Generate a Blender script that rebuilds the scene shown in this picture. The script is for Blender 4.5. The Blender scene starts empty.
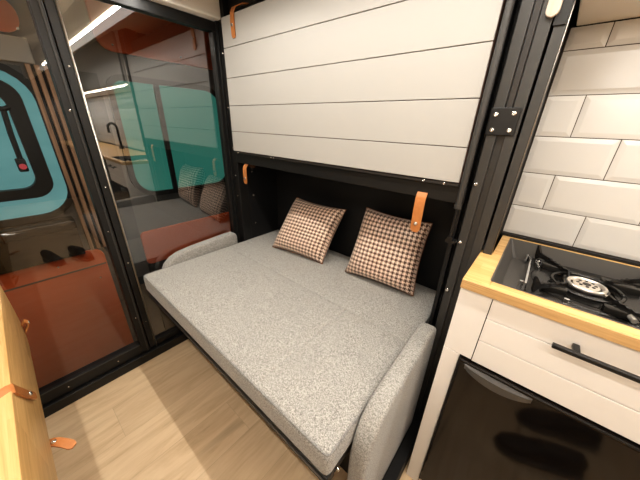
import bpy, bmesh, math, random
from mathutils import Vector, Matrix
random.seed(7)
SC = bpy.context.scene
COL = SC.collection
PI = math.pi

# ------------------------------------------------------------------ materials
def mat(name, color=(.8, .8, .8), rough=.5, metal=0, spec=.5, coat=0):
    m = bpy.data.materials.new(name); m.use_nodes = True
    b = m.node_tree.nodes['Principled BSDF']
    b.inputs['Base Color'].default_value = (*color, 1)
    b.inputs['Roughness'].default_value = rough
    b.inputs['Metallic'].default_value = metal
    b.inputs['Specular IOR Level'].default_value = spec
    b.inputs['Coat Weight'].default_value = coat
    return m
def N(m, typ, **kw):
    n = m.node_tree.nodes.new(typ)
    for k, v in kw.items(): setattr(n, k, v)
    return n
def L(m, a, b): m.node_tree.links.new(a, b)
def bsdf(m): return m.node_tree.nodes['Principled BSDF']
def coords(m, scale=(1, 1, 1), kind='Object'):
    t = N(m, 'ShaderNodeTexCoord'); mp = N(m, 'ShaderNodeMapping')
    mp.inputs['Scale'].default_value = scale
    L(m, t.outputs[kind], mp.inputs['Vector']); return mp.outputs['Vector']
def ramp(m, fac, stops):
    r = N(m, 'ShaderNodeValToRGB')
    e = r.color_ramp.elements
    while len(e) < len(stops): e.new(.5)
    for i, (p, c) in enumerate(stops):
        e[i].position = p; e[i].color = (*c, 1)
    L(m, fac, r.inputs['Fac']); return r.outputs['Color']
def noise(m, vec, scale, detail=4, rough=.6, dist=0):
    n = N(m, 'ShaderNodeTexNoise'); n.inputs['Scale'].default_value = scale
    n.inputs['Detail'].default_value = detail; n.inputs['Roughness'].default_value = rough
    n.inputs['Distortion'].default_value = dist
    L(m, vec, n.inputs['Vector']); return n.outputs['Fac']
def mixc(m, fac, a, b, mode='MIX'):
    n = N(m, 'ShaderNodeMix', data_type='RGBA', blend_type=mode)
    if isinstance(fac, float): n.inputs[0].default_value = fac
    else: L(m, fac, n.inputs[0])
    for i, v in ((6, a), (7, b)):
        if isinstance(v, tuple): n.inputs[i].default_value = (*v, 1)
        else: L(m, v, n.inputs[i])
    return n.outputs[2]
def bump(m, h, strength, dist=.002):
    b = N(m, 'ShaderNodeBump'); b.inputs['Strength'].default_value = strength
    b.inputs['Distance'].default_value = dist
    L(m, h, b.inputs['Height']); L(m, b.outputs['Normal'], bsdf(m).inputs['Normal'])
def math_(m, op, a, b=None, c=None):
    n = N(m, 'ShaderNodeMath', operation=op)
    for i, v in enumerate((a, b, c)):
        if v is None: continue
        if isinstance(v, (int, float)): n.inputs[i].default_value = v
        else: L(m, v, n.inputs[i])
    return n.outputs[0]

M = {}
def painted(name, c, rough, amt=.05):
    m = mat(name, c, rough)
    n = noise(m, coords(m), 3, 5)
    col = mixc(m, n, tuple(x*(1-amt) for x in c), tuple(min(1, x*(1+amt)) for x in c))
    L(m, col, bsdf(m).inputs['Base Color'])
    n2 = noise(m, coords(m), 220, 2); bump(m, n2, .05, .0005)
    return m
M['white_panel'] = painted('white_panel', (.415, .402, .378), .45, .02)
M['white_ceiling'] = painted('white_ceiling', (.80, .76, .70), .6, .02)
M['wall_warm'] = painted('wall_warm', (.55, .49, .42), .7, .04)
M['cabinet_white'] = painted('cabinet_white', (.82, .785, .745), .4, .02)
M['groove_shade'] = mat('shaded_gap', (.02, .017, .015), .8)  # near-black colour stands in for shade inside the drawer grooves
M['gap'] = mat('shadow_gap', (.10, .05, .035), .8)
M['black_frame'] = painted('black_frame', (.008, .0078, .0075), .45, .15)
M['black_liner'] = painted('black_liner', (.0055, .0055, .006), .6, .2)
M['alu_black'] = painted('anodised_black', (.046, .044, .041), .4, .1)
M['alu_slot'] = painted('anodised_slot', (.028, .024, .021), .5, .1)
M['screw'] = mat('screw_steel', (.75, .73, .7), .25, 1)
M['chrome'] = mat('chrome', (.8, .8, .8), .12, 1)
M['edge_metal'] = mat('edge_metal', (.52, .5, .46), .35, 1)
M['dark_grey'] = painted('dark_grey', (.085, .083, .08), .55, .15)
M['mid_grey'] = painted('mid_grey', (.30, .29, .27), .5, .1)
M['rubber'] = mat('rubber', (.012, .012, .012), .6)
M['red'] = mat('red_button', (.75, .12, .16), .4)
M['beige_plastic'] = mat('beige_plastic', (.62, .53, .44), .5)
M['basin'] = painted('basin_grey', (.085, .078, .07), .45, .08)
M['enamel'] = painted('black_enamel', (.012, .011, .01), .2, .1)
M['fridge_glass'] = mat('fridge_glass', (.008, .006, .005), .07, 0, .38)
M['handle_grey'] = mat('handle_grey', (.11, .105, .10), .4, .5)
M['handle_black'] = mat('handle_black', (.012, .012, .012), .3)
M['cover'] = mat('cover_enamel', (.03, .028, .025), .18, .5)
M['burner'] = mat('burner_steel', (.72, .68, .62), .3, .85)
M['burner_dish'] = mat('burner_dish', (.50, .44, .37), .5, .3)
M['sink'] = mat('sink_black', (.02, .02, .02), .35)

# fabric
def fabric(name, lo, hi, sc=330):
    m = mat(name, hi, .95, 0, .15)
    v = coords(m)
    n1 = noise(m, v, sc, 3, .8); n2 = noise(m, v, sc*.5, 3, .7); n3 = noise(m, v, 5, 3)
    f = math_(m, 'ADD', math_(m, 'MULTIPLY', n1, .72), math_(m, 'MULTIPLY', n2, .28))
    c = ramp(m, f, [(.37, lo), (.5, tuple((a+b)/2 for a, b in zip(lo, hi))), (.615, hi)])
    c2 = mixc(m, math_(m, 'MULTIPLY', n3, .18), c, tuple(x*.7 for x in lo))
    L(m, c2, bsdf(m).inputs['Base Color'])
    bsdf(m).inputs['Sheen Weight'].default_value = .25
    bump(m, f, .35, .002)
    return m
M['fabric'] = fabric('grey_melange', (.17, .163, .152), (.55, .535, .50))
M['fabric_arm'] = fabric('grey_melange_arm', (.17, .163, .152), (.52, .505, .47))
M['piping'] = fabric('grey_piping', (.14, .135, .13), (.36, .35, .33))

# leather
def leather():
    m = mat('tan_leather', (.5, .22, .07), .45)
    n = noise(m, coords(m), 60, 4)
    L(m, mixc(m, n, (.38, .13, .033), (.56, .235, .075)), bsdf(m).inputs['Base Color'])
    bump(m, noise(m, coords(m), 500, 2), .15, .001); return m
M['leather'] = leather()
M['leather_cut'] = mat('leather_edge', (.12, .05, .02), .7)

# rust upholstered board
def rust():
    m = mat('rust_board', (.30, .075, .03), .55)
    v = coords(m, (1, 1, 1)); n = noise(m, v, 6, 5); n2 = noise(m, coords(m, (1, 6, 90)), 8, 3)
    f = math_(m, 'ADD', math_(m, 'MULTIPLY', n, .6), math_(m, 'MULTIPLY', n2, .4))
    L(m, mixc(m, f, (.50, .085, .020), (.66, .125, .034)), bsdf(m).inputs['Base Color'])
    bump(m, n2, .08, .001); return m
M['rust'] = rust()

# wood
def wood(name, lo, mid, hi, axis=0, grain=14, rough=.45, stave=None):
    m = mat(name, mid, rough)
    s = [grain, grain, grain]; s[axis] = 1.1
    v = coords(m, tuple(s))
    if stave:                                   # offset the grain per stave for butcher block
        t = N(m, 'ShaderNodeTexCoord'); sp = N(m, 'ShaderNodeSeparateXYZ'); L(m, t.outputs['Object'], sp.inputs[0])
        o = [0, 1, 2]; o.remove(axis)
        k = math_(m, 'FLOOR', math_(m, 'MULTIPLY', sp.outputs[o[0]], 1/stave))
        k2 = math_(m, 'FLOOR', math_(m, 'MULTIPLY', math_(m, 'ADD', sp.outputs[axis], math_(m, 'MULTIPLY', k, .237)), 2.2))
        wn = N(m, 'ShaderNodeTexWhiteNoise', noise_dimensions='2D')
        cb = N(m, 'ShaderNodeCombineXYZ'); L(m, k, cb.inputs[0]); L(m, k2, cb.inputs[1]); L(m, cb.outputs[0], wn.inputs['Vector'])
        av = N(m, 'ShaderNodeVectorMath', operation='ADD'); L(m, v, av.inputs[0])
        cc = N(m, 'ShaderNodeCombineXYZ'); sh = math_(m, 'MULTIPLY', wn.outputs['Value'], 40)
        for i in range(3): L(m, sh, cc.inputs[i])
        L(m, cc.outputs[0], av.inputs[1]); v = av.outputs[0]
    n1 = noise(m, v, 1.6, 6, .62, 1.2); n2 = noise(m, v, 7, 3, .7, .4)
    f = math_(m, 'ADD', math_(m, 'MULTIPLY', n1, .7), math_(m, 'MULTIPLY', n2, .3))
    c = ramp(m, f, [(.33, lo), (.5, mid), (.68, hi)])
    if stave:
        c = mixc(m, math_(m, 'MULTIPLY', wn.outputs['Value'], .28), c, lo)
    L(m, c, bsdf(m).inputs['Base Color'])
    bump(m, f, .12, .001)
    return m
M['butcher'] = wood('butcher_block', (.52, .29, .10), (.70, .44, .18), (.82, .56, .27), 0, 22, .4, .045)
M['butcher_shaded'] = wood('butcher_edge_shade', (.44, .25, .10), (.60, .38, .17), (.70, .48, .24), 0, 26, .45)  # darker copy of the counter wood, with the front edge's shade in its colour
M['slat_wood'] = wood('slat_wood', (.17, .095, .055), (.32, .19, .115), (.44, .28, .18), 2, 18, .55)

def floor_mat():
    m = mat('oak_floor', (.5, .38, .26), .42)
    t = N(m, 'ShaderNodeTexCoord'); sp = N(m, 'ShaderNodeSeparateXYZ'); L(m, t.outputs['Object'], sp.inputs[0])
    X, Y = sp.outputs[0], sp.outputs[1]
    w, ln = .19, 1.25
    k = math_(m, 'FLOOR', math_(m, 'MULTIPLY', X, 1/w))
    y2 = math_(m, 'ADD', Y, math_(m, 'MULTIPLY', k, .437))
    k2 = math_(m, 'FLOOR', math_(m, 'MULTIPLY', y2, 1/ln))
    wn = N(m, 'ShaderNodeTexWhiteNoise', noise_dimensions='2D')
    cb = N(m, 'ShaderNodeCombineXYZ'); L(m, k, cb.inputs[0]); L(m, k2, cb.inputs[1]); L(m, cb.outputs[0], wn.inputs['Vector'])
    mp = N(m, 'ShaderNodeMapping'); mp.inputs['Scale'].default_value = (14, 1.5, 1); L(m, t.outputs['Object'], mp.inputs['Vector'])
    av = N(m, 'ShaderNodeVectorMath', operation='ADD'); L(m, mp.outputs[0], av.inputs[0])
    cc = N(m, 'ShaderNodeCombineXYZ'); L(m, math_(m, 'MULTIPLY', wn.outputs['Value'], 37), cc.inputs[0]); L(m, math_(m, 'MULTIPLY', wn.outputs['Value'], 17), cc.inputs[1])
    L(m, cc.outputs[0], av.inputs[1]); v = av.outputs[0]
    n1 = noise(m, v, 1.3, 7, .6, 1.6); n2 = noise(m, v, 6, 4, .7, .3); n3 = noise(m, t.outputs['Object'], 7, 3)
    f = math_(m, 'ADD', math_(m, 'MULTIPLY', n1, .75), math_(m, 'MULTIPLY', n2, .25))
    c = ramp(m, f, [(.25, (.44, .29, .16)), (.40, (.66, .48, .295)), (.55, (.76, .575, .375)), (.75, (.83, .66, .45))])
    c = mixc(m, math_(m, 'MULTIPLY', wn.outputs['Value'], .22), c, (.57, .41, .25))
    # small dark knots
    kn = ramp(m, noise(m, v, .55, 2, .5, .8), [(.27, (1, 1, 1)), (.36, (0, 0, 0))])
    sk = N(m, 'ShaderNodeSeparateColor'); L(m, kn, sk.inputs[0])
    c = mixc(m, math_(m, 'MULTIPLY', sk.outputs[0], .6), c, (.16, .095, .05))
    # thin seams between planks
    fx = math_(m, 'FRACT', math_(m, 'MULTIPLY', X, 1/w)); fy = math_(m, 'FRACT', math_(m, 'MULTIPLY', y2, 1/ln))
    s = math_(m, 'MAXIMUM', math_(m, 'LESS_THAN', fx, .009), math_(m, 'LESS_THAN', fy, .0014))
    c = mixc(m, math_(m, 'MULTIPLY', s, .22), c, (.12, .08, .05))
    L(m, c, bsdf(m).inputs['Base Color'])
    bump(m, f, .08, .001)
    return m
M['floor'] = floor_mat()

def houndstooth():
    m = mat('houndstooth', (.4, .25, .18), .42, 0, .5)
    t = N(m, 'ShaderNodeTexCoord'); sp = N(m, 'ShaderNodeSeparateXYZ'); L(m, t.outputs['UV'], sp.inputs[0])
    T = 17*8
    i = math_(m, 'FLOOR', math_(m, 'MULTIPLY', sp.outputs[0], T)); j = math_(m, 'FLOOR', math_(m, 'MULTIPLY', sp.outputs[1], T))
    a = math_(m, 'LESS_THAN', math_(m, 'FLOORED_MODULO', i, 8), 4); b = math_(m, 'LESS_THAN', math_(m, 'FLOORED_MODULO', j, 8), 4)
    tw = math_(m, 'LESS_THAN', math_(m, 'FLOORED_MODULO', math_(m, 'ADD', i, j), 4), 2)
    pat = math_(m, 'ADD', math_(m, 'MULTIPLY', tw, a), math_(m, 'MULTIPLY', math_(m, 'SUBTRACT', 1, tw), b))
    g = noise(m, coords(m), 9, 2)
    light = mixc(m, g, (.86, .62, .46), (.95, .80, .68))
    c = mixc(m, pat, light, (.075, .026, .012))
    L(m, c, bsdf(m).inputs['Base Color'])
    bsdf(m).inputs['Sheen Weight'].default_value = .15
    return m
M['houndstooth'] = houndstooth()
M['satin_edge'] = mat('copper_satin', (.22, .09, .04), .4)

def tile_mat():
    m = mat('ivory_tile', (.72, .66, .58), .16, 0, .5)
    n = noise(m, coords(m), 2.5, 3)
    L(m, mixc(m, n, (.57, .55, .52), (.61, .595, .565)), bsdf(m).inputs['Base Color'])
    return m
M['tile'] = tile_mat()
M['grout'] = mat('dark_grout', (.09, .07, .055), .8)

def glass(name, tint, boost=1.0):
    m = bpy.data.materials.new(name); m.use_nodes = True
    nt = m.node_tree; nt.nodes.clear()
    o = nt.nodes.new('ShaderNodeOutputMaterial'); tr = nt.nodes.new('ShaderNodeBsdfTransparent'); tr.inputs[0].default_value = (*tint, 1)
    gl = nt.nodes.new('ShaderNodeBsdfGlossy'); gl.inputs['Roughness'].default_value = 0.0
    lw = nt.nodes.new('ShaderNodeLayerWeight'); lw.inputs['Blend'].default_value = .5
    # Schlick reflectance for a two-faced pane
    p = math_(m, 'POWER', lw.outputs['Facing'], 4.0)
    f = math_(m, 'ADD', math_(m, 'MULTIPLY', p, .78), .085*boost)
    mx = nt.nodes.new('ShaderNodeMixShader')
    L(m, f, mx.inputs[0]); L(m, tr.outputs[0], mx.inputs[1]); L(m, gl.outputs[0], mx.inputs[2]); L(m, mx.outputs[0], o.inputs[0])
    return m
M['pane'] = glass('tinted_pane', (.76, .76, .74), 2.7)
M['pane_door'] = glass('tinted_door_pane', (.74, .73, .71), 1.3)
def emit(name, c, s):
    m = mat(name, c, .4); b = bsdf(m)
    b.inputs['Emission Color'].default_value = (*c, 1); b.inputs['Emission Strength'].default_value = s
    return m
def teal(name, base, c0, c1, st, sc):
    m = mat(name, base, .1, 0, .5)
    n = noise(m, coords(m, sc), 2.2, 2)
    L(m, mixc(m, n, c0, c1), bsdf(m).inputs['Emission Color'])
    bsdf(m).inputs['Emission Strength'].default_value = st
    return m
M['teal'] = teal('teal_window', (.01, .05, .045), (.035, .17, .135), (.05, .225, .175), .95, (1, 1, 1))
M['teal2'] = teal('teal_window_bright', (.02, .07, .07), (.12, .29, .30), (.23, .47, .47), .9, (1, 1.5, 5))
M['led'] = emit('led_diffuser', (1, .86, .66), 14)
M['valance_glow'] = emit('valance_glow', (.95, .93, .88), 1.3)  # emission stands in for LED light falling on the white valance underside
M['led_soft'] = emit('led_diffuser_soft', (1, .88, .72), 9)

# ------------------------------------------------------------------ mesh helpers
def add_box(bm, x0, x1, y0, y1, z0, z1, bev=0, seg=2):
    vs = [bm.verts.new(p) for p in ((x0,y0,z0),(x1,y0,z0),(x1,y1,z0),(x0,y1,z0),(x0,y0,z1),(x1,y0,z1),(x1,y1,z1),(x0,y1,z1))]
    fs = [bm.faces.new([vs[i] for i in f]) for f in ((0,3,2,1),(4,5,6,7),(0,1,5,4),(1,2,6,5),(2,3,7,6),(3,0,4,7))]
    if bev:
        es = list({e for f in fs for e in f.edges})
        bmesh.ops.bevel(bm, geom=es, offset=bev, segments=seg, affect='EDGES', profile=.5)
    return bm
def box(x0, x1, y0, y1, z0, z1, bev=0, seg=2):
    return add_box(bmesh.new(), x0, x1, y0, y1, z0, z1, bev, seg)
def add_prism(bm, pts, axis, a, b, bev=0, seg=2):
    """extrude a 2D polygon along an axis; pts are the other two coordinates in order"""
    def P(p, t):
        q = list(p); q.insert(axis, t); return q
    A = [bm.verts.new(P(p, a)) for p in pts]; B = [bm.verts.new(P(p, b)) for p in pts]
    n = len(pts); fs = [bm.faces.new(A), bm.faces.new(B[::-1])]
    for i in range(n): fs.append(bm.faces.new((A[i], B[i], B[(i+1) % n], A[(i+1) % n])))
    bmesh.ops.recalc_face_normals(bm, faces=fs)
    if bev:
        es = list(set(fs[0].edges) | set(fs[1].edges))
        bmesh.ops.bevel(bm, geom=es, offset=bev, segments=seg, affect='EDGES', profile=.5)
    return bm
def add_tube(bm, pts, r, n=12, cap=True):
    pts = [Vector(p) for p in pts]; rings = []
    up = None
    for i, p in enumerate(pts):
        d = (pts[min(i+1, len(pts)-1)] - pts[max(i-1, 0)]).normalized()
        if up is None: up = d.orthogonal().normalized()
        up = (up - d*up.dot(d)).normalized(); s = d.cross(up)
        rr = r[i] if isinstance(r, (list, tuple)) else r
        rings.append([bm.verts.new(p + up*math.cos(2*PI*k/n)*rr + s*math.sin(2*PI*k/n)*rr) for k in range(n)])
    for a, b in zip(rings, rings[1:]):
        for k in range(n): bm.faces.new((a[k], a[(k+1) % n], b[(k+1) % n], b[k]))
    if cap: bm.faces.new(rings[0][::-1]); bm.faces.new(rings[-1])
    return bm
def add_ribbon(bm, pts, wdir, w, th):
    """strap: path of centre points, width along wdir, thickness th"""
    pts = [Vector(p) for p in pts]; wd = Vector(wdir).normalized(); R = []
    for i, p in enumerate(pts):
        d = (pts[min(i+1, len(pts)-1)] - pts[max(i-1, 0)]).normalized()
        nrm = d.cross(wd).normalized()
        ww = w/2
        if i == 0 or i == len(pts)-1: ww = w*.28
        R.append([bm.verts.new(p + wd*a*ww + nrm*b*th/2) for a, b in ((-1,-1),(1,-1),(1,1),(-1,1))])
    for a, b in zip(R, R[1:]):
        for k in range(4): bm.faces.new((a[k], a[(k+1) % 4], b[(k+1) % 4], b[k]))
    bm.faces.new(R[0][::-1]); bm.faces.new(R[-1]); 
    bmesh.ops.recalc_face_normals(bm, faces=bm.faces)
    return bm
def rrect(a0, a1, b0, b1, r, n=6):
    """rounded rectangle; r may be 4 radii for corners (a0b0, a1b0, a1b1, a0b1)"""
    rs = r if isinstance(r, (list, tuple)) else (r,)*4
    out = []
    for (ca, cb, st), rr in zip(((a0, b0, PI), (a1, b0, 1.5*PI), (a1, b1, 0), (a0, b1, .5*PI)), rs):
        sx = 1 if ca == a0 else -1; sy = 1 if cb == b0 else -1
        cx, cy = ca + sx*rr, cb + sy*rr
        for k in range(n+1):
            t = st + k/n*PI/2; out.append((cx + rr*math.cos(t), cy + rr*math.sin(t)))
    return out
def add_frame(bm, outer, inner, axis, a, b):
    """a flat ring between two polygons with the same number of points"""
    def P(p, t):
        q = list(p); q.insert(axis, t); return bm.verts.new(q)
    n = len(outer)
    oa, ob, ia, ib = [[P(p, t) for p in pl] for pl, t in ((outer, a), (outer, b), (inner, a), (inner, b))]
    for i in range(n):
        j = (i+1) % n
        for f in ((oa[i], oa[j], ia[j], ia[i]), (ob[i], ib[i], ib[j], ob[j]), (oa[i], ob[i], ob[j], oa[j]), (ia[i], ia[j], ib[j], ib[i])): bm.faces.new(f)
    bmesh.ops.recalc_face_normals(bm, faces=bm.faces); return bm

WL = {}
def link(o, parent, loc):
    COL.objects.link(o)
    if parent is not None:
        o.parent = parent; o.location = Vector(loc) - WL[parent.name]
    else: o.location = loc
    WL[o.name] = Vector(loc)
def build(name, bm, m, parent=None, smooth=None, loc=None):
    """link the bmesh (in room coordinates) as one mesh object"""
    if loc is None:
        if parent is not None: loc = WL[parent.name]
        else:
            xs = [v.co for v in bm.verts]
            loc = Vector(((min(v.x for v in xs)+max(v.x for v in xs))/2, (min(v.y for v in xs)+max(v.y for v in xs))/2, min(v.z for v in xs)))
    loc = Vector(loc)
    bmesh.ops.translate(bm, verts=bm.verts, vec=-loc)
    me = bpy.data.meshes.new(name); bm.to_mesh(me); bm.free()
    for mm in (m if isinstance(m, list) else [m]): me.materials.append(mm)
    if smooth:
        me.shade_smooth()
        if smooth is not True:
            me.set_sharp_from_angle(angle=math.radians(smooth))
    o = bpy.data.objects.new(name, me); link(o, parent, loc); return o
def thing(name, label, cat, loc, group=None):
    o = bpy.data.objects.new(name, None); o.empty_display_size = .05; link(o, None, loc)
    return tag(o, label, cat, group)
def tag(o, label=None, cat=None, group=None, kind=None):
    if label: o['label'] = label
    if cat: o['category'] = cat
    if group: o['group'] = group
    if kind: o['kind'] = kind
    return o
def struct(name, bm, m, label, **k):
    return tag(build(name, bm, m, **k), label, None, None, 'structure')
def structroot(name, label, loc):
    o = bpy.data.objects.new(name, None); o.empty_display_size = .05; link(o, None, loc)
    return tag(o, label, None, None, 'structure')
def screw_mesh():
    bm = bmesh.new()
    prof = [(0.0001, .0042), (.0022, .0042), (.0026, .0022), (.0030, .0040), (.0048, .0036), (.0060, .0020), (.0062, 0)]
    n = 12; R = [[bm.verts.new((r*math.cos(2*PI*k/n), r*math.sin(2*PI*k/n), z)) for k in range(n)] for r, z in prof]
    for a, b in zip(R, R[1:]):
        for k in range(n): bm.faces.new((a[k], b[k], b[(k+1) % n], a[(k+1) % n]))
    me = bpy.data.meshes.new('screw'); bm.to_mesh(me); bm.free(); me.materials.append(M['screw']); me.shade_smooth(); return me
SCREW = screw_mesh()
def screw(p, normal, parent, s=1.0):
    o = bpy.data.objects.new('screw', SCREW)
    COL.objects.link(o); o.parent = parent; o.location = Vector(p) - WL[parent.name]
    o.rotation_euler = Vector(normal).to_track_quat('Z', 'Y').to_euler(); o.scale = (s, s, s); return o

# ------------------------------------------------------------------ the room shell
XR, YB, YF, ZC = 4.6, .30, -1.70, 1.92
struct('floor', box(-.02, XR, YF, YB, -.04, 0), M['floor'], 'light oak plank floor of the living area')
struct('ceiling', box(-.62, XR, YF, YB, ZC, ZC+.04), M['white_ceiling'], 'white ceiling')
struct('wall_back', box(-.62, XR, YB, YB+.04, -.6, ZC), M['black_liner'], 'black wall at the back of the bed alcove')
struct('wall_front', box(-.62, XR, YF-.04, YF, -.6, ZC), M['wall_warm'], 'pale wall opposite the bed')
struct('wall_right', box(XR, XR+.04, YF, YB, 0, ZC), M['dark_grey'], 'dark wall at the kitchen end')
struct('wall_left', box(-.56, -.52, YF, YB, -.6, ZC), M['dark_grey'], 'dark rear door skin behind the glass')
struct('floor', box(-.52, -.02, YF, YB, -.55, -.50), M['dark_grey'], 'dark lower floor behind the glass')
struct('trim_1', box(-.06, -.0205, YF, YB, -.50, -.001), M['black_liner'], 'black riser under the glass partition')
# valance over the bed carrying the LED strip
struct('trim_2', box(.06, XR, -.333, -.26, 1.762, ZC, .003), M['white_ceiling'], 'white ceiling valance')
struct('trim_7', box(.07, 3.2, -.334, -.272, 1.753, 1.7615, .002), M['valance_glow'], 'white underside of the ceiling valance with an added glow')
struct('trim_3', box(-.03, .05, -1.25, .0, 1.735, ZC, .006), M['white_ceiling'], 'white beam above the glass partition')

# glass partition ---------------------------------------------------------------
struct('baseboard_left', box(.0, .03, -1.69, .0, 0, .055, .003), M['black_frame'], 'black plinth along the foot of the glass partition')
d1 = structroot('door_1', 'black framed glass door left of the bed', (-.01, -1.05, .06))
fr = bmesh.new()
add_box(fr, -.035, .012, -1.30, -.688, .058, .125, .003); add_box(fr, -.035, .012, -1.30, -.688, 1.655, 1.73, .003)
add_box(fr, -.035, .012, -.688, -.652, .058, 1.73, .003); add_box(fr, -.035, .012, -1.36, -1.30, .058, 1.73, .003)
frame = build('frame', fr, M['black_frame'], d1)
gk = bmesh.new(); add_box(gk, .0125, .016, -.664, -.659, .06, 1.73); add_box(gk, .0125, .015, -1.10, -.69, .118, .122)
build('seal', gk, M['alu_black'], frame)
pb = bmesh.new(); pb.faces.new([pb.verts.new(p) for p in ((-.01, -1.30, .12), (-.01, -.688, .12), (-.01, -.688, 1.66), (-.01, -1.30, 1.66))])
pane = build('pane', pb, M['pane_door'], d1)
for p in ((.013, -.672, .80), (.013, -.672, 1.30), (.013, -.672, .30), (.013, -1.0, .09), (.013, -.8, .09)): screw(p, (1, 0, 0), frame, .55)
w1 = structroot('window_1', 'fixed glass pane beside the sofa bed', (-.01, -.3, .06))
fb = bmesh.new()
add_box(fb, -.035, .008, -.648, -.618, .058, 1.73, .003); add_box(fb, -.035, .008, -.618, .0, .058, .10, .003)
add_box(fb, -.035, .008, -.618, .0, 1.69, 1.733, .003); add_box(fb, -.035, .008, -.03, .0, .10, 1.69, .003)
wf = build('frame', fb, M['black_frame'], w1)
eb = bmesh.new(); add_tube(eb, [(.011, -.6165, .06), (.011, -.6165, 1.73)], .0042, 8)
build('edge_strip', eb, M['edge_metal'], wf, smooth=True)
pb = bmesh.new(); pb.faces.new([pb.verts.new(p) for p in ((-.01, -.618, .10), (-.01, -.03, .10), (-.01, -.03, 1.69), (-.01, -.618, 1.69))])
build('pane', pb, M['pane'], w1)
for z in (.62, .25, 1.0, 1.45): screw((.009, -.633, z), (1, 0, 0), wf, .6)

# behind the glass: rear doors with their windows -------------------------------
XW = -.52
def rear_window(name, label, y0, y1, z0, z1, r, paneM):
    w = structroot(name, label, (XW, (y0+y1)/2, z0))
    n = build('frame', add_frame(bmesh.new(), rrect(y0-.03, y1+.03, z0-.03, z1+.03, [q+.03 for q in r]), rrect(y0, y1, z0, z1, r), 0, XW, XW+.022), M['black_frame'], w, smooth=40)
    bm = bmesh.new(); add_prism(bm, rrect(y0-.01, y1+.01, z0-.01, z1+.01, r), 0, XW+.001, XW+.010)
    build('pane', bm, paneM, w); return w
w2 = rear_window('window_2', 'teal rear window with rounded corners behind the fixed glass', -.375, .27, .835, 1.475, (.11, .11, .11, .05), M['teal'])
build('mullion', box(XW+.0105, XW+.03, -.165, -.135, .835, 1.475, .002), M['black_frame'], w2)
w3 = rear_window('window_3', 'teal rear window with black inner ring behind the glass door', -1.42, -.705, .80, 1.47, (.13, .13, .13, .13), M['teal2'])
ring = build('inner_frame', add_frame(bmesh.new(), rrect(-1.36, -.752, .895, 1.425, .08), rrect(-1.30, -.808, .943, 1.375, .06), 0, XW+.0105, XW+.05), M['black_frame'], w3, smooth=40)
arm = bmesh.new(); add_tube(arm, [(XW+.055, -.825, 1.30), (XW+.07, -.833, 1.20), (XW+.07, -.836, 1.08)], .010, 8); add_box(arm, XW+.05, XW+.09, -.855, -.822, 1.03, 1.09, .006)
add_tube(arm, [(XW+.03, -.79, 1.315), (XW+.06, -.825, 1.30), (XW+.06, -.90, 1.315)], .011, 8)
st = build('window_stay', arm, M['rubber'], w3, smooth=40)
kb = bmesh.new(); add_tube(kb, [(XW+.088, -.838, 1.055), (XW+.098, -.838, 1.055)], .013, 12); build('button', kb, M['red'], st, smooth=40)
# grey beam round the windows / ledge
struct('trim_4', box(XW, XW+.012, -1.60, -.66, 1.50, 1.60, .004), M['mid_grey'], 'pale grey band above the left rear window')
sp_ = thing('slat_panel', 'vertical brown wooden slats on dark backing between the two teal rear windows', 'wall panel', (XW, -.62, .72))
build('backing', box(XW, XW+.008, -.70, -.43, .541, 1.495), M['black_liner'], sp_)
for k in range(5):
    y = -.700 + k*.031
    build('slat', box(XW+.008, XW+.026, y, y+.018, .541, 1.497, .002), M['slat_wood'], sp_)
def rust_panel(label, y0, y1, z0, z1, r, groove=None):
    t = thing('door_panel', label, 'door panel', (XW, (y0+y1)/2, z0), 'rust panels on the rear doors')
    bm = bmesh.new(); add_prism(bm, rrect(y0, y1, z0, z1, r), 0, XW+.0002, XW+.022, .004)
    build('board', bm, M['rust'], t)
    if groove:
        g = bmesh.new(); add_box(g, XW+.0221, XW+.0235, y0+.01, y1-.005, groove-.005, groove+.005); build('groove', g, M['gap'], t)
    return t
r1 = rust_panel('large rust lower door panel with a horizontal groove behind the glass door', -1.62, -.645, -.45, .54, (.03, .03, .05, .03), .437)
r2 = rust_panel('rust lower door panel just behind the left sofa arm', -.43, .285, .33, .572, (.03, .03, .03, .03))
struct('trim_8', box(XW+.0002, XW+.02, -.43, .285, -.499, .3295, .003), M['black_liner'], 'black lower board of the right rear door')
r3 = rust_panel('rust panel above the right teal rear window, under the ceiling', -.40, .285, 1.61, 1.90, (.07, .02, .02, .02))
r4 = rust_panel('rust panel with rounded corner above the left teal rear window', -1.55, -.665, 1.61, 1.74, (.03, .06, .06, .03))
for t, ps in ((r1, [(-.86, .49), (-.70, .35)]), (r2, [(.1, .54)]), (r3, [(-.33, 1.64), (.03, 1.645), (-.05, 1.86)]), (r4, [(-.68, 1.63)])):
    for y, z in ps: screw((XW+.022, y, z), (1, 0, 0), t, .9)
lg = bmesh.new(); add_prism(lg, [(XW, .541), (XW+.05, .541), (XW+.055, .69)] + rrect(XW, XW+.10, .70, .765, (.004, .03, .03, .004))[7:] , 1, -1.60, -.73)
# prism axis 1 -> points are (x, z)
ledge = tag(build('ledge', lg, M['fridge_glass'], None, smooth=40), 'glossy dark ledge under the left teal rear window', 'ledge')

# ------------------------------------------------------------------ fold-down bunk unit over the sofa
bunk = thing('wall_bunk', 'folded-up wall bunk with white planked panel in a black metal frame above the sofa bed', 'bunk bed', (.67, .10, 0))
post_l = bmesh.new(); add_box(post_l, .004, .074, -.001, .06, 0, ZC-.005, .002); add_box(post_l, .0, .02, -.012, .0, 0, ZC-.005, .002)
pl = build('post', post_l, M['black_frame'], bunk)
build('side_panel', box(.004, .068, .06, YB-.002, 0, ZC-.01), M['black_liner'], bunk)
build('side_panel', box(1.30, 1.385, .10, YB-.002, 0, ZC-.01), M['black_liner'], bunk)
build('foot_panel', box(1.332, 1.372, -.50, -.003, 0, .11, .003), M['black_liner'], bunk)
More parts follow.
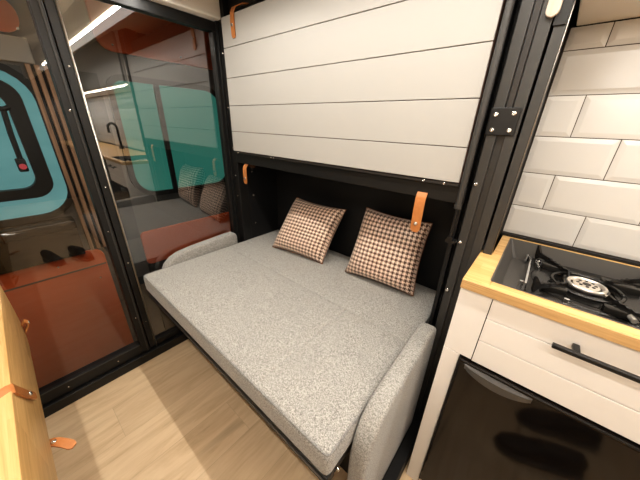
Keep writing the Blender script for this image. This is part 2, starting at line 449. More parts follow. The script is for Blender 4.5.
# right post: slotted aluminium profile
pr = bmesh.new()
add_box(pr, 1.312, 1.338, .0, .09, 0, ZC-.005, .0015); add_box(pr, 1.357, 1.383, .0, .09, 0, ZC-.005, .0015)
add_box(pr, 1.338, 1.357, .012, .09, 0, ZC-.005)
prr = build('post', pr, M['alu_black'], bunk)
build('slot_cover', box(1.341, 1.354, .004, .0125, 1.33, ZC-.01), M['alu_slot'], prr)
build('post', box(1.2835, 1.2965, .012, .05, 0, ZC-.005, .001), M['black_frame'], bunk); build('gap_filler', box(1.2965, 1.3115, .055, .09, 0, ZC-.005), M['black_liner'], bunk)
build('post_edge', box(1.2785, 1.283, .006, .05, 1.12, ZC-.005), M['black_liner'], bunk)
plate = build('plate', box(1.309, 1.377, -.006, .0, 1.268, 1.336, .002), M['black_frame'], bunk)
for p in ((1.3235, 1.319), (1.3635, 1.322), (1.3235, 1.281), (1.3635, 1.281)): screw((p[0], -.006, p[1]), (0, -1, 0), plate, 1.0)
for z in (1.132, .942, .754): screw((1.3195, 0, z), (0, -1, 0), prr, .95)
screw((1.352, -.001, 1.87), (0, -1, 0), prr, 1)
tabm = bmesh.new(); add_prism(tabm, rrect(1.366, 1.392, 1.515, 1.70, (.013, .013, .004, .004)), 1, -.014, -.003, .003)
build('latch_tab', tabm, M['beige_plastic'], bunk, smooth=40)
# rails
rl = bmesh.new(); add_box(rl, .074, 1.30, -.004, .06, 1.065, 1.118, .002)
rail = build('rail', rl, M['black_frame'], bunk)
rl = bmesh.new(); add_box(rl, .074, 1.312, .03, .10, 1.765, 1.83, .002)
rail2 = build('rail', rl, M['black_frame'], bunk)
hg = bmesh.new(); add_box(hg, .076, 1.278, -.016, .0, 1.1185, 1.1275, .001); build('hinge', hg, M['alu_slot'], rail)
for x in (.115, .40, .42, 1.17, 1.235): screw((x, -.0165, 1.123), (0, -1, 0), rail, .7)
for z in (1.755, 1.60, 1.14, .985, .86, 1.35): screw((.035 if z > 1.2 else .045, -.001, z), (0, -1, 0), pl, .85)
for y, z in ((.10, 1.00), (.10, .85), (.10, .66)): screw((.069, y, z), (1, 0, 0), pl, .7)
# the white board: five planks with dark shadow grooves between
zs = [1.130, 1.232, 1.358, 1.484, 1.612, 1.735]
pan = build('panel', box(.0785, 1.2755, -.012, .012, 1.1290, 1.736), M['gap'], bunk)
plk = bmesh.new()
for a, b in zip(zs, zs[1:]): add_box(plk, .078, 1.277, -.020, -.0121, a+.0011, b-.0011, .0012, 2)
build('planking', plk, M['white_panel'], pan)
build('back_board', box(.0785, 1.2755, .0125, .03, 1.13, 1.735), M['black_liner'], bunk)
# gas strut on the right
gs = bmesh.new(); add_tube(gs, [(1.296, -.028, 1.86), (1.2925, -.028, 1.062)], .0085, 14); add_tube(gs, [(1.2925, -.028, 1.068), (1.2925, -.028, 1.056)], .0105, 14)
strut = build('gas_strut', gs, M['alu_black'], bunk, smooth=40)
rb = bmesh.new(); add_tube(rb, [(1.2925, -.028, 1.06), (1.292, -.026, .955)], .0038, 8); build('rod', rb, M['handle_black'], strut, smooth=40)
bk = bmesh.new(); add_box(bk, 1.280, 1.310, -.026, .0, .938, .948, .002); add_tube(bk, [(1.292, -.034, .955), (1.292, -.014, .955)], .008, 10)
build('bracket', bk, M['handle_black'], strut, smooth=40)
# leather straps
def strap(pts, w, scr, wdir=(1, 0, 0), parent=bunk, name='leather_strap', sn=(0, -1, 0), th=.004, label='tan leather strap'):
    s = build(name, add_ribbon(bmesh.new(), pts, wdir, w, th), M['leather'], parent, smooth=35)
    if parent is None: pass
    s['label'] = label
    screw(scr, sn, s, 1.15)
    return s
def hang(x, z0, z1, w, y=-.012):
    pts = [(x, .058, z0-.014), (x, .050, z0-.004), (x, .030, z0+.004), (x, .008, z0+.002), (x, y+.006, z0-.010), (x, y, z0-.024), (x, y-.001, (z0+z1)/2), (x, y, z1+.012), (x, y+.001, z1)]
    s = strap(pts, w, (x, y-.0025, z1+.032), label='tan leather strap hanging in the alcove')
    pg = bmesh.new(); add_tube(pg, [(x-.004, .032, z0-.010), (x+.03, .032, z0-.010)], .010, 10)
    build('peg', pg, M['leather_cut'], s, smooth=40)
    pg = bmesh.new(); add_box(pg, x-.012, x+.012, .036, .062, z0-.03, 1.066); build('block', pg, M['black_frame'], s)
hang(.158, 1.062, .952, .030)
hang(1.171, 1.086, .940, .034, -.014)
strap([(.225, .030, 1.772), (.215, .0, 1.765), (.195, -.024, 1.752), (.182, -.0265, 1.735), (.1765, -.025, 1.70), (.177, -.0245, 1.665), (.178, -.0245, 1.650), (.178, -.0245, 1.640)], .028, (.176, -.0268, 1.690), label='tan leather strap over the top of the white panel')

# ------------------------------------------------------------------ sofa bed
sofa = thing('sofa_bed', 'sofa bed in light grey melange fabric, pulled out flat under the bunk', 'sofa bed', (.67, -.15, 0))
ZM = .560
def cushion(x0, x1, y0, y1, z0, z1, r=.022, seams=(), dome=.008, front_seam=True):
    bm = bmesh.new(); nx, ny, nz = 46, 20, 5
    # rounded slab as a grid wrapped over a box
    add_box(bm, x0, x1, y0, y1, z0, z1)
    bmesh.ops.bevel(bm, geom=list(bm.edges), offset=r, segments=4, affect='EDGES', profile=.55)
    # cut lines so the top can dome gently and the seams can sink
    for k in range(1, nx):
        x = x0 + r + (x1-x0-2*r)*k/nx
        bmesh.ops.bisect_plane(bm, geom=bm.verts[:]+bm.edges[:]+bm.faces[:], plane_co=(x, 0, 0), plane_no=(1, 0, 0))
    for k in range(1, ny):
        y = y0 + r + (y1-y0-2*r)*k/ny
        bmesh.ops.bisect_plane(bm, geom=bm.verts[:]+bm.edges[:]+bm.faces[:], plane_co=(0, y, 0), plane_no=(0, 1, 0))
    for s in seams:
        for d in (-.012, -.004, 0, .004, .012):
            bmesh.ops.bisect_plane(bm, geom=bm.verts[:]+bm.edges[:]+bm.faces[:], plane_co=(s+d, 0, 0), plane_no=(1, 0, 0))
    rnd = random.Random(3)
    for v in bm.verts:
        u = (v.co.x-x0)/(x1-x0)*2-1; w = (v.co.y-y0)/(y1-y0)*2-1
        if v.co.z > z1-.004:
            v.co.z += dome*(1-u**4)*(1-w**4) + .0018*math.sin(v.co.x*17+v.co.y*9)*math.sin(v.co.y*23-v.co.x*5)*(1-u*u)*(1-w*w)
            for s in seams:
                v.co.z -= .0035*math.exp(-((v.co.x-s)/.0045)**2)
    return bm
def piping(pts, r=.0032):
    return add_tube(bmesh.new(), pts, r, 6)
YM = -.128
c1 = build('seat_cushion', cushion(.066, 1.2715, -.605, YM+.017, .468, ZM, .020, seams=(.985,)), M['fabric'], sofa, smooth=50)
c2 = build('back_cushion', cushion(.070, 1.270, YM, .295, .466, ZM-.0005, .009, seams=()), M['fabric'], sofa, smooth=50)
h = ZM-.0035
ring = [(.0705, -.135, h), (.0705, -.588, h), (.076, -.598, h), (.086, -.6005, h), (.67, -.602, h+.001), (1.252, -.6005, h), (1.262, -.598, h), (1.267, -.588, h), (1.267, -.135, h)]
build('piping', piping(ring, .0028), M['piping'], c1, smooth=True)
def sofa_arm(x0, x1, zb):
    pr = [(-.507, zb), (-.515, .44), (-.505, .515), (-.485, .558), (-.452, .588), (-.41, .605), (-.34, .615), (-.22, .623), (-.10, .630), (-.065, .629), (-.048, .618), (-.04, .60), (-.04, zb)]
    bm = bmesh.new(); add_prism(bm, pr, 0, x0, x1, .014, 4); return bm
build('arm', sofa_arm(.008, .062, .435), M['fabric_arm'], sofa, smooth=50)
build('arm', sofa_arm(1.2745, 1.3305, .06), M['fabric_arm'], sofa, smooth=50)
build('base', box(.066, 1.271, -.36, .29, .0, .40, .004), M['black_liner'], sofa)
rlb = bmesh.new(); add_box(rlb, .068, 1.268, -.60, -.565, .427, .463, .003); add_box(rlb, .068, 1.268, -.565, .28, .440, .467)
rf = build('front_rail', rlb, M['black_frame'], sofa)
eb = bmesh.new(); add_box(eb, .085, 1.262, -.6035, -.6005, .447, .4515); build('edge_strip', eb, M['handle_grey'], rf)
screw((1.2725, -.56, .455), (0, -1, 0), rf, 1)

# throw pillows -----------------------------------------------------------------
def pillow(label, BL, BR, TR, TL, T):
    bm = bmesh.new(); uvl = bm.loops.layers.uv.new('UVMap'); n = 28
    BL, BR, TR, TL = map(Vector, (BL, BR, TR, TL))
    nrm = (BR-BL).cross(TL-BL).normalized()                  # faces the room
    def P(a, b, s):
        u = a*(1-.065*(1-b*b)*abs(a)**3); v = b*(1-.065*(1-a*a)*abs(b)**3)
        p = (BL*(1-u)*(1-v) + BR*(1+u)*(1-v) + TR*(1+u)*(1+v) + TL*(1-u)*(1+v))/4
        t = T*max(0, (1-a**4)*(1-b**4))**.55
        t += .0022*math.sin(9*a+4*b)*math.sin(7*b-3*a)*(1-a*a)*(1-b*b)
        return p + nrm*s*t
    g = {}
    for s in (1, -1):
        for i in range(n+1):
            for j in range(n+1):
                a, b = 2*i/n-1, 2*j/n-1
                a = math.sin(a*PI/2)*.55 + a*.45; b = math.sin(b*PI/2)*.55 + b*.45
                if i in (0, n) or j in (0, n):
                    if s == -1: g[s, i, j] = g[1, i, j]; continue
                g[s, i, j] = (bm.verts.new(P(a, b, s)), (a+1)/2, (b+1)/2)
    for s in (1, -1):
        for i in range(n):
            for j in range(n):
                q = [g[s, i, j], g[s, i+1, j], g[s, i+1, j+1], g[s, i, j+1]]
                if s == -1: q.reverse()
                f = bm.faces.new([x[0] for x in q])
                for lp, x in zip(f.loops, q): lp[uvl].uv = (x[1], x[2])
    t = thing('throw_pillow', label, 'pillow', ((BL+BR)/2), 'houndstooth throw pillows on the sofa bed')
    c = build('cover', bm, M['houndstooth'], t, smooth=True)
    ed = []
    for k in range(n): ed.append((0, k))
    path = [P(math.sin(x*PI/2)*.55+x*.45, -1, 0) for x in [2*i/n-1 for i in range(n+1)]]
    path += [P(1, math.sin(x*PI/2)*.55+x*.45, 0) for x in [2*i/n-1 for i in range(1, n+1)]]
    path += [P(math.sin(x*PI/2)*.55+x*.45, 1, 0) for x in [1-2*i/n for i in range(1, n+1)]]
    path += [P(-1, math.sin(x*PI/2)*.55+x*.45, 0) for x in [1-2*i/n for i in range(1, n+1)]]
    build('seam', add_tube(bmesh.new(), path, .0022, 6), M['satin_edge'], c, smooth=True)
    return t
pillow('brown and cream houndstooth throw pillow on the bed, left one, farther from the kitchen', (.296, .052, .572), (.664, .096, .572), (.703, .238, .863), (.324, .240, .858), .070)
pillow('brown and cream houndstooth throw pillow on the bed, right one, under the hanging strap', (.808, .116, .572), (1.165, .152, .572), (1.157, .240, .902), (.826, .240, .903), .075)

# ------------------------------------------------------------------ kitchen
KF = -.2025            # cabinet front plane
KX0, KX1 = 1.382, 4.55
ZCT = .925
# countertop with the tray cut-out and the notch round the post
hx0, hx1, hy0, hy1 = 1.442, 1.86, -.170, .212
ct = bmesh.new()
def slab(x0, x1, y0, y1): add_box(ct, x0, x1, y0, y1, ZCT-.026, ZCT, .0012, 1)
slab(KX0, hx0, KF-.006, .03); slab(1.4135, hx0, .03, .236)
slab(hx0, hx1, KF-.006, hy0); slab(hx0, hx1, hy1, .236); slab(hx1, KX1, KF-.006, .236)
bmesh.ops.remove_doubles(ct, verts=ct.verts, dist=1e-6)
counter = tag(build('countertop', ct, M['butcher']), 'butcher block countertop with a recessed stove tray beside the bed', 'countertop')
fe = box(KX0, KX1, KF-.0085, KF-.0061, ZCT-.026, ZCT-.0006, .0008, 1); build('front_edge_shade', fe, M['butcher_shaded'], counter)  # thin strip added so its darker wood imitates shade on the front
# recessed tray
tr = bmesh.new()
top = rrect(hx0, hx1, hy0, hy1, .004, 3); bot = rrect(hx0+.022, hx1-.022, hy0+.012, hy1-.012, .012, 3)
lip = rrect(hx0-.004, hx1+.004, hy0-.004, hy1+.004, .006, 3)
V = [[tr.verts.new((x, y, z)) for x, y in pl_] for pl_, z in ((lip, ZCT+.0012), (top, ZCT+.0012), (bot, ZCT-.062))]
for a, b in zip(V, V[1:]):
    for k in range(len(a)): tr.faces.new((a[k], a[(k+1) % len(a)], b[(k+1) % len(a)], b[k]))
tr.faces.new(V[2])
bmesh.ops.recalc_face_normals(tr, faces=tr.faces)
for f in tr.faces:
    pass
tray = tag(build('stove_tray', tr, M['basin']), 'dark grey recessed tray sunk in the wooden countertop', 'tray')

# gas stove
SX, SY, SZ = 1.645, .045, ZCT-.060
stove = thing('gas_stove', 'black portable gas stove with silver burner sitting in the grey tray', 'stove', (SX, SY, SZ))
body = bmesh.new(); add_prism(body, rrect(1.515, 1.795, -.085, .190, .012, 4), 2, SZ+.003, SZ+.020, .003)
build('body', body, M['enamel'], stove, smooth=35)
pan_ = bmesh.new()
prof = [(.125, .0205), (.118, .026), (.105, .024), (.07, .021), (.055, .024)]
n = 40; R = [[pan_.verts.new((SX+r*math.cos(2*PI*k/n), SY+r*math.sin(2*PI*k/n)*.98, SZ+z)) for k in range(n)] for r, z in prof]
for a, b in zip(R, R[1:]):
    for k in range(n): pan_.faces.new((a[k], a[(k+1) % n], b[(k+1) % n], b[k]))
build('drip_pan', pan_, M['enamel'], stove, smooth=True)
BX, BY = 1.639, .032
def lathe(prof, cx, cy, z0, n=32):
    bm = bmesh.new(); R = [[bm.verts.new((cx+max(r, 1e-4)*math.cos(2*PI*k/n), cy+max(r, 1e-4)*math.sin(2*PI*k/n), z0+z)) for k in range(n)] for r, z in prof]
    for a, b in zip(R, R[1:]):
        for k in range(n): bm.faces.new((a[k], a[(k+1) % n], b[(k+1) % n], b[k]))
    bm.faces.new(R[0][::-1]); bm.faces.new(R[-1]); return bm
build('burner_base', lathe([(.034, .012), (.050, .018), (.052, .026), (.047, .030), (.047, .036), (.032, .037), (0, .037)], BX, BY, SZ), M['enamel'], stove, smooth=35)
bu = build('burner', lathe([(.0335, .036), (.041, .036), (.042, .040), (.0405, .0425), (.0360, .0425), (.0340, .040), (.0335, .037)], BX, BY, SZ), M['burner'], stove, smooth=35)
build('burner_head', lathe([(.027, .0365), (.028, .039), (.026, .0405), (.012, .042), (.010, .041), (0, .041)], BX, BY, SZ), M['burner_dish'], bu, smooth=35)
sl = bmesh.new()
for k in range(8):
    a = 2*PI*k/8; add_tube(sl, [(BX+.018*math.cos(a), BY+.018*math.sin(a), SZ+.0410), (BX+.018*math.cos(a), BY+.018*math.sin(a), SZ+.0428)], .0038, 8)
add_tube(sl, [(BX, BY, SZ+.040), (BX, BY, SZ+.0425)], .009, 10)
build('flame_ports', sl, M['enamel'], bu)
# pan supports: four toothed blades with raised outer tips
tips = ((1.520, .188), (1.775, .188), (1.525, -.085), (1.742, -.105))
for tx, ty in tips:
    b = bmesh.new(); d = Vector((tx-BX, ty-BY, 0)); ln = d.length; d.normalize(); s = Vector((-d.y, d.x, 0))
    pr = [(.054, .032), (.062, .050), (.078, .0465), (.084, .050), (.094, .0465), (.100, .050), (.110, .0465), (.116, .050), (.126, .047), (.132, .051), (ln-.022, .049), (ln-.004, .070), (ln, .068), (ln-.004, .034), (ln-.010, .022), (ln-.022, .034), (.085, .037)]
    A = [b.verts.new(Vector((BX, BY, SZ)) + d*r + s*.003 + Vector((0, 0, z))) for r, z in pr]
    B = [b.verts.new(Vector((BX, BY, SZ)) + d*r - s*.003 + Vector((0, 0, z))) for r, z in pr]
    b.faces.new(A); b.faces.new(B[::-1])
    for i in range(len(pr)): b.faces.new((A[i], B[i], B[(i+1) % len(pr)], A[(i+1) % len(pr)]))
    bmesh.ops.recalc_face_normals(b, faces=b.faces)
    build('pan_support', b, M['enamel'], stove)
rg = bmesh.new(); add_tube(rg, [(BX+.072*math.cos(2*PI*k/28), BY+.072*math.sin(2*PI*k/28), SZ+.034) for k in range(29)], .005, 8); build('support_ring', rg, M['enamel'], stove, smooth=True)
# side panels of the body with bright edges and long dark covers
for (xa, xb, ya, yb) in ((1.540, 1.60, .105, .135), (1.675, 1.755, .095, .13), (1.545, 1.60, -.05, -.02), (1.665, 1.715, -.07, -.045)):
    b = bmesh.new(); add_prism(b, rrect(xa, xb, ya, yb, .008, 3), 2, SZ+.021, SZ+.040, .004); build('cover_plate', b, M['cover'], stove, smooth=35)
b = bmesh.new(); add_box(b, 1.510, 1.5155, -.055, .165, SZ+.004, SZ+.032, .001); build('edge_strip', b, M['chrome'], stove)
b = bmesh.new(); add_box(b, 1.7955, 1.800, -.06, .16, SZ+.004, SZ+.030, .001); build('edge_strip', b, M['chrome'], stove)
for (px, py, r) in ((1.503, .180, .006), (1.503, -.045, .006), (1.535, .155, .010), (1.725, -.06, .013), (1.60, -.07, .007)):
    build('knob', lathe([(r, .003), (r*1.05, .024), (r*.8, .030), (0, .031)], px, py, SZ, 14), M['chrome'], stove, smooth=40)
gp = bmesh.new(); add_tube(gp, [(BX+.03, BY-.01, SZ+.030), (BX+.06, BY-.06, SZ+.036), (BX+.075, -.085, SZ+.033)], .006, 8); build('gas_pipe', gp, M['burner'], stove, smooth=40)

# base cabinet
cab = thing('base_cabinet', 'white planked kitchen base cabinet with a wide drawer above the fridge', 'cabinet', (1.7, 0, 0))
cc = bmesh.new()
add_box(cc, KX0+.004, 1.400, KF+.02, .236, 0, ZCT-.027); add_box(cc, 1.95, 1.968, KF+.02, .236, 0, ZCT-.027); add_box(cc, 1.400, 1.95, .20, .236, 0, ZCT-.10)
build('carcass', cc, M['cabinet_white'], cab)
build('filler', box(KX0+.001, 1.4565, KF, KF+.02, .687, ZCT-.0275, .001), M['cabinet_white'], cab)
build('filler', box(KX0+.001, 1.4275, KF, KF+.02, 0, .6855, .001), M['cabinet_white'], cab)
dr = build('drawer', box(1.4585, 1.948, KF+.005, KF+.02, .684, ZCT-.0275), M['groove_shade'], cab)
fb = bmesh.new()
for a, b in ((.6845, .7596), (.7616, .8321), (.8341, ZCT-.028)): add_box(fb, 1.4585, 1.948, KF, KF+.0051, a, b, .001, 1)
build('drawer_front', fb, M['cabinet_white'], dr)
hb = bmesh.new(); add_box(hb, 1.585, 1.825, KF-.038, KF-.027, .850, .860, .002)
for x in (1.625, 1.785): add_box(hb, x-.006, x+.006, KF-.0275, KF, .850, .860, .0015)
build('handle', hb, M['handle_black'], dr)
# fridge
fri = thing('fridge', 'built-in fridge with black glass door under the white drawer', 'fridge', (1.69, 0, 0))
build('cabinet_body', box(1.432, 1.945, KF+.03, .195, .03, .675), M['black_frame'], fri)
fd = build('door', box(1.4305, 1.946, KF-.012, KF+.028, .055, .680, .006, 3), M['fridge_glass'], fri)
build('door_edge', box(1.4285, 1.4335, KF-.009, KF+.02, .05, .681, .001), M['black_frame'], fd)
build('trim', box(1.4305, 1.946, KF-.004, KF+.02, .012, .052, .003), M['beige_plastic'], fri)
hd = bmesh.new(); nn = 14
A = []
for k in range(nn+1):
    t = k/nn; x = 1.448 + .155*t; z = .672 - .002*t; w = .010 + .014*math.sin(PI*min(1, t*1.0+.0))**.7
    y = KF - .013 - .016*math.sin(PI*t)**.6
    A.append([hd.verts.new(p) for p in ((x, y, z), (x, y, z-w), (x, KF-.012, z-w-.004), (x, KF-.012, z+.002))])
for a, b in zip(A, A[1:]):
    for k in range(4): hd.faces.new((a[k], a[(k+1) % 4], b[(k+1) % 4], b[k]))
hd.faces.new(A[0][::-1]); hd.faces.new(A[-1]); bmesh.ops.recalc_face_normals(hd, faces=hd.faces)
build('handle', hd, M['handle_grey'], fd, smooth=40)
# neighbouring unit (seen only reflected in the glass)
c2b = thing('base_cabinet', 'dark kitchen base cabinet under the sink, beyond the fridge', 'cabinet', (3.2, 0, 0))
build('carcass', box(1.972, KX1, KF+.02, .236, 0, ZCT-.20), M['cabinet_white'], c2b)
for k in range(4):
    x = 1.976 + k*.622
    dd = build('door', box(x, x+.618, KF, KF+.0195, .03, ZCT-.03, .002), M['dark_grey'], c2b)
    b = bmesh.new(); add_box(b, x+.2, x+.42, KF-.036, KF-.026, .84, .85, .002); add_box(b, x+.22, x+.232, KF-.027, KF, .84, .85); add_box(b, x+.388, x+.40, KF-.027, KF, .84, .85); build('handle', b, M['handle_black'], dd)
# faucet
fct = thing('faucet', 'black gooseneck faucet behind the sink, reflected in the glass', 'faucet', (2.74, .16, ZCT))
fb = bmesh.new(); add_tube(fb, [(2.74, .16, ZCT), (2.74, .16, ZCT+.20)] + [(2.74, .115+.045*math.cos(t*PI/10), ZCT+.25+.045*math.sin(t*PI/10)) for t in range(11)] + [(2.74, .07, ZCT+.19)], .014, 12)
fo = build('spout', fb, M['handle_black'], fct, smooth=40)
fb = bmesh.new(); add_tube(fb, [(2.74, .16, ZCT), (2.74, .16, ZCT+.035)], .026, 14); build('base', fb, M['handle_black'], fct, smooth=40)
fb = bmesh.new(); add_tube(fb, [(2.755, .16, ZCT+.07), (2.80, .16, ZCT+.085)], .007, 8); build('lever', fb, M['handle_black'], fct, smooth=40)

# backsplash ---------------------------------------------------------------------
YT = .240
bs = thing('tile_backsplash', 'ivory subway tiles with sloped edges and dark joints above the wooden countertop', 'tiles', (2.2, YT+.03, .93))
build('grout', box(1.4065, KX1, YT+.006, YB-.001, ZCT+.0, 1.549), M['grout'], bs)
tz = [.9365, 1.041, 1.1545, 1.268, 1.3815, 1.495, 1.5505]
tb = bmesh.new()
for r in range(6):
    off = 1.6055 if r % 2 == 0 else 1.4955
    z0, z1 = tz[r]+.0011, tz[r+1]-.0011
    k = -2
    while off + .2215*k < KX1:
        x0, x1 = max(off+.2215*k, 1.408), min(off+.2215*(k+1), KX1); k += 1
        if x1-x0 < .015: continue
        x0 += .0011; x1 -= .0011
        bv = .013
        o = [tb.verts.new(p) for p in ((x0, YT+.0055, z0), (x1, YT+.0055, z0), (x1, YT+.0055, z1), (x0, YT+.0055, z1))]
        e = [tb.verts.new(p) for p in ((x0, YT+.003, z0), (x1, YT+.003, z0), (x1, YT+.003, z1), (x0, YT+.003, z1))]
        c = [tb.verts.new(p) for p in ((x0+bv, YT+.0008, z0+bv), (x1-bv, YT+.0008, z0+bv), (x1-bv, YT+.0008, z1-bv), (x0+bv, YT+.0008, z1-bv))]
        tb.faces.new(c)
        for a, b in ((o, e), (e, c)):
            for q in range(4): tb.faces.new((a[q], a[(q+1) % 4], b[(q+1) % 4], b[q]))
build('tiles', tb, M['tile'], bs)
build('bottom_trim', box(1.4065, KX1, YT-.010, YT+.006, ZCT+.0005, ZCT+.0095, .001), M['handle_black'], bs)
# black post on the counter
sp = thing('support_post', 'black square post standing on the left end of the wooden countertop', 'post', (1.40, .1, ZCT))
build('shaft', box(1.389, 1.4115, .002, .032, ZCT+.0005, ZC-.005, .001), M['alu_black'], sp)
build('web', box(1.3895, 1.4045, .0325, YB-.002, ZCT+.0005, ZC-.005, .001), M['black_frame'], sp)
e = bmesh.new(); add_tube(e, [(1.4125, .006, ZCT+.001), (1.4125, .006, ZC-.006)], .0012, 6); build('edge_strip', e, M['edge_metal'], sp, smooth=True)
b = box(1.386, 1.4095, -.003, .002, 1.50, ZC-.006, .001); build('cover', b, M['black_frame'], sp)

# overhead cabinet
oc = thing('overhead_cabinet', 'pale overhead cabinet above the ivory tiles', 'cabinet', (2.3, .1, 1.55))
build('carcass', box(1.418, KX1, -.02, YT+.005, 1.552, ZC-.003, .003), M['cabinet_white'], oc)
for k in range(5):
    x = 1.42 + k*.6
    build('door', box(x+.002, x+.597, -.038, -.0205, 1.56, ZC-.012, .003), M['mid_grey'], oc)
lb = bmesh.new(); add_box(lb, 1.47, KX1-.02, -.012, .004, 1.545, 1.5515, .002); build('light_strip', lb, M['led_soft'], oc)

# ------------------------------------------------------------------ wooden table by the door (lower left)
tbl = thing('drop_leaf_table', 'butcher block table with folded-down front leaf and leather straps, lower left corner', 'table', (.9, -1.3, 0))
YE = -1.020
b = bmesh.new(); add_box(b, .20, 2.2, -1.62, YE-.0005, .735, .764, .004, 3); build('tabletop', b, M['butcher'], tbl, smooth=30)
b = bmesh.new(); add_prism(b, rrect(.175, 2.2, .543, .7635, (.075, .02, .004, .012), 8), 1, YE-.028, YE, .003)
b.verts.ensure_lookup_table()
build('drop_leaf', b, M['butcher'], tbl, smooth=30)
build('cabinet_base', box(.26, 2.15, YF+.002, -1.20, 0, .7345, .003), M['cabinet_white'], tbl)
def tstrap(pts, wd, scr, sn, lab, w=.026):
    s = build('leather_strap', add_ribbon(bmesh.new(), pts, wd, w, .004), M['leather'], tbl, smooth=35); s['label'] = lab
    screw(scr, sn, s, .9)
tstrap([(.80, YE-.09, .7665), (.78, YE-.05, .7665), (.762, YE-.006, .7665), (.757, YE+.002, .762), (.752, YE+.0035, .75), (.70, YE+.004, .69), (.675, YE+.004, .662), (.655, YE+.006, .640), (.648, YE+.007, .632)], (.76, 0, -.65), (.685, YE+.0065, .674), (0, 1, 0), 'tan leather strap laid over the top edge of the leaf', .020)
tstrap([(.215, YE+.002, .60), (.213, YE+.012, .612), (.212, YE+.018, .604), (.212, YE+.016, .592), (.214, YE+.008, .582), (.216, YE+.003, .570)], (1, 0, 0), (.213, YE+.019, .602), (0, 1, 0), 'short tan leather loop near the far end of the leaf', .022)
tstrap([(.715, YE-.02, .5405), (.725, YE, .5405), (.738, YE+.012, .541), (.755, YE+.024, .540), (.768, YE+.032, .538), (.774, YE+.036, .536)], (.6, -.75, 0), (.732, YE+.006, .543), (0, 0, 1), 'tan leather strap end sticking out under the leaf', .020)

# black shoes standing on the floor, mirrored in the fridge door ------------------
def shoe(label, toe, heel, side):
    toe, heel = Vector((*toe, 0)), Vector((*heel, 0)); ax = (heel-toe); ln = ax.length; ax.normalize(); sd = Vector((-ax.y, ax.x, 0))
    t = thing('sneaker', label, 'shoe', (toe+heel)/2, 'black sneakers on the floor')
    def loft(secs, z0f):
        bm = bmesh.new(); Rr = []
        for q, w, zb, zt, pw in secs:
            ring = []
            for k in range(16):
                a = 2*PI*k/16; cx, cz = math.cos(a), math.sin(a)
                cx = math.copysign(abs(cx)**pw, cx); cz = math.copysign(abs(cz)**pw, cz)
                ring.append(bm.verts.new(toe + ax*(q*ln) + sd*(cx*w + side*.006*math.sin(q*PI)) + Vector((0, 0, (zb+zt)/2 + cz*(zt-zb)/2))))
            Rr.append(ring)
        for a, b in zip(Rr, Rr[1:]):
            for k in range(16): bm.faces.new((a[k], a[(k+1) % 16], b[(k+1) % 16], b[k]))
        bm.faces.new(Rr[0][::-1]); bm.faces.new(Rr[-1]); bmesh.ops.recalc_face_normals(bm, faces=bm.faces); return bm
    build('sole', loft([(0, .014, .006, .020, .6), (.04, .032, .001, .024, .5), (.2, .048, 0, .026, .45), (.5, .042, 0, .027, .45), (.8, .040, 0, .03, .45), (.96, .033, 0, .03, .5), (1, .02, .004, .03, .6)], 0), M['handle_grey'], t, smooth=45)
    up = build('upper', loft([(.012, .012, .02, .034, .8), (.05, .030, .02, .052, .8), (.2, .044, .02, .066, .8), (.38, .041, .02, .085, .85), (.5, .037, .02, .105, .9), (.62, .036, .02, .112, .9), (.8, .036, .025, .108, .9), (.94, .030, .028, .106, .85), (.985, .018, .03, .085, .8)], 0), M['rubber'], t, smooth=60)
    lb = bmesh.new()
    for q, z in ((.30, .079), (.36, .086), (.42, .094), (.48, .102)):
        c = toe + ax*(q*ln) + Vector((0, 0, z)); add_tube(lb, [c - sd*.018 + Vector((0, 0, -.004)), c + Vector((0, 0, .002)), c + sd*.018 + Vector((0, 0, -.004))], .003, 6)
    build('laces', lb, M['handle_black'], up, smooth=True)
shoe('black sneaker nearer the fridge door, seen mirrored in it', (1.635, -.60), (1.925, -.70), 1)
shoe('black sneaker behind the other one, farther from the fridge door', (1.70, -.80), (1.985, -.885), -1)

# ------------------------------------------------------------------ lights
def strip(name, label, x0, x1, y, z, power, col, w=.014):
    t = build(name, box(x0, x1, y-w/2, y+w/2, z, z+.008, .001), M['led'])
    tag(t, label, None, None, 'structure')
    li = bpy.data.lights.new(name, 'AREA'); li.shape = 'RECTANGLE'; li.size = x1-x0; li.size_y = w; li.energy = power; li.color = col
    o = bpy.data.objects.new('strip_lamp', li); COL.objects.link(o); o.location = ((x0+x1)/2, y, z-.004)
    return o
WARM = (1, .965, .91)
strip('trim_5', 'LED strip along the ceiling valance', .08, 2.7, -.3415, 1.754, 15, WARM)
strip('trim_6', 'LED strip along the opposite side of the ceiling',   .10, 2.5, -1.046, 1.76, 12, WARM)
li = bpy.data.lights.new('under_cabinet_lamp', 'AREA'); li.shape = 'RECTANGLE'; li.size = 2.9; li.size_y = .014; li.energy = 5.5; li.color = WARM
o = bpy.data.objects.new('under_cabinet_lamp', li); COL.objects.link(o); o.location = (3.0, -.004, 1.541)
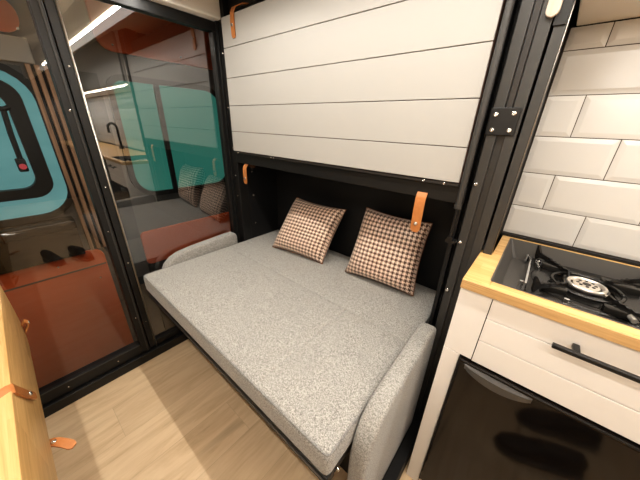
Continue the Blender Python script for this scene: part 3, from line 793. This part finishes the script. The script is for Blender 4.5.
li = bpy.data.lights.new('tile_boost', 'AREA'); li.shape = 'RECTANGLE'; li.size = 1.5; li.size_y = .014; li.energy = 15; li.color = WARM  # extra lamp added under the cabinet to brighten the tiles reflected in the glass
o = bpy.data.objects.new('tile_boost', li); COL.objects.link(o); o.location = (3.75, -.004, 1.541)
li = bpy.data.lights.new('rear_fill', 'AREA'); li.shape = 'RECTANGLE'; li.size = .03; li.size_y = 1.6; li.energy = 5.5; li.color = (1, .93, .84)  # added light hidden behind the top frame, brightens the space behind the glass
o = bpy.data.objects.new('rear_fill', li); COL.objects.link(o); o.location = (-.065, -.65, 1.735); o.rotation_euler = (0, math.radians(-12), 0)
li = bpy.data.lights.new('room_fill', 'POINT'); li.shadow_soft_size = .18; li.energy = 8; li.color = WARM  # added soft fill behind the camera, no fixture there
o = bpy.data.objects.new('room_fill', li); COL.objects.link(o); o.location = (1.75, -1.38, 1.62)
W = bpy.data.worlds.new('world'); SC.world = W; W.use_nodes = True
W.node_tree.nodes['Background'].inputs[0].default_value = (.9, .8, .68, 1); W.node_tree.nodes['Background'].inputs[1].default_value = .05

# ------------------------------------------------------------------ camera
yaw, pit, roll, fpx = .690699191, .413779551, .0339316592, 260.951531
f = Vector((-math.sin(yaw)*math.cos(pit), math.cos(yaw)*math.cos(pit), -math.sin(pit)))
r = Vector((math.cos(yaw), math.sin(yaw), 0)); u = r.cross(f)
r2 = r*math.cos(roll) + u*math.sin(roll); u2 = -r*math.sin(roll) + u*math.cos(roll)
cam = bpy.data.cameras.new('camera'); cam.sensor_width = 36; cam.lens = 36*fpx/640; cam.clip_start = .02
co = bpy.data.objects.new('camera', cam); COL.objects.link(co)
mw = Matrix((r2, u2, -f)).transposed().to_4x4(); mw.translation = (1.467, -.9, 1.278)
co.matrix_world = mw
SC.camera = co
SC.view_settings.view_transform = 'Standard'
SC.view_settings.look = 'Medium High Contrast'
SC.view_settings.exposure = -0.1
SC.cycles.max_bounces = 10; SC.cycles.transparent_max_bounces = 12
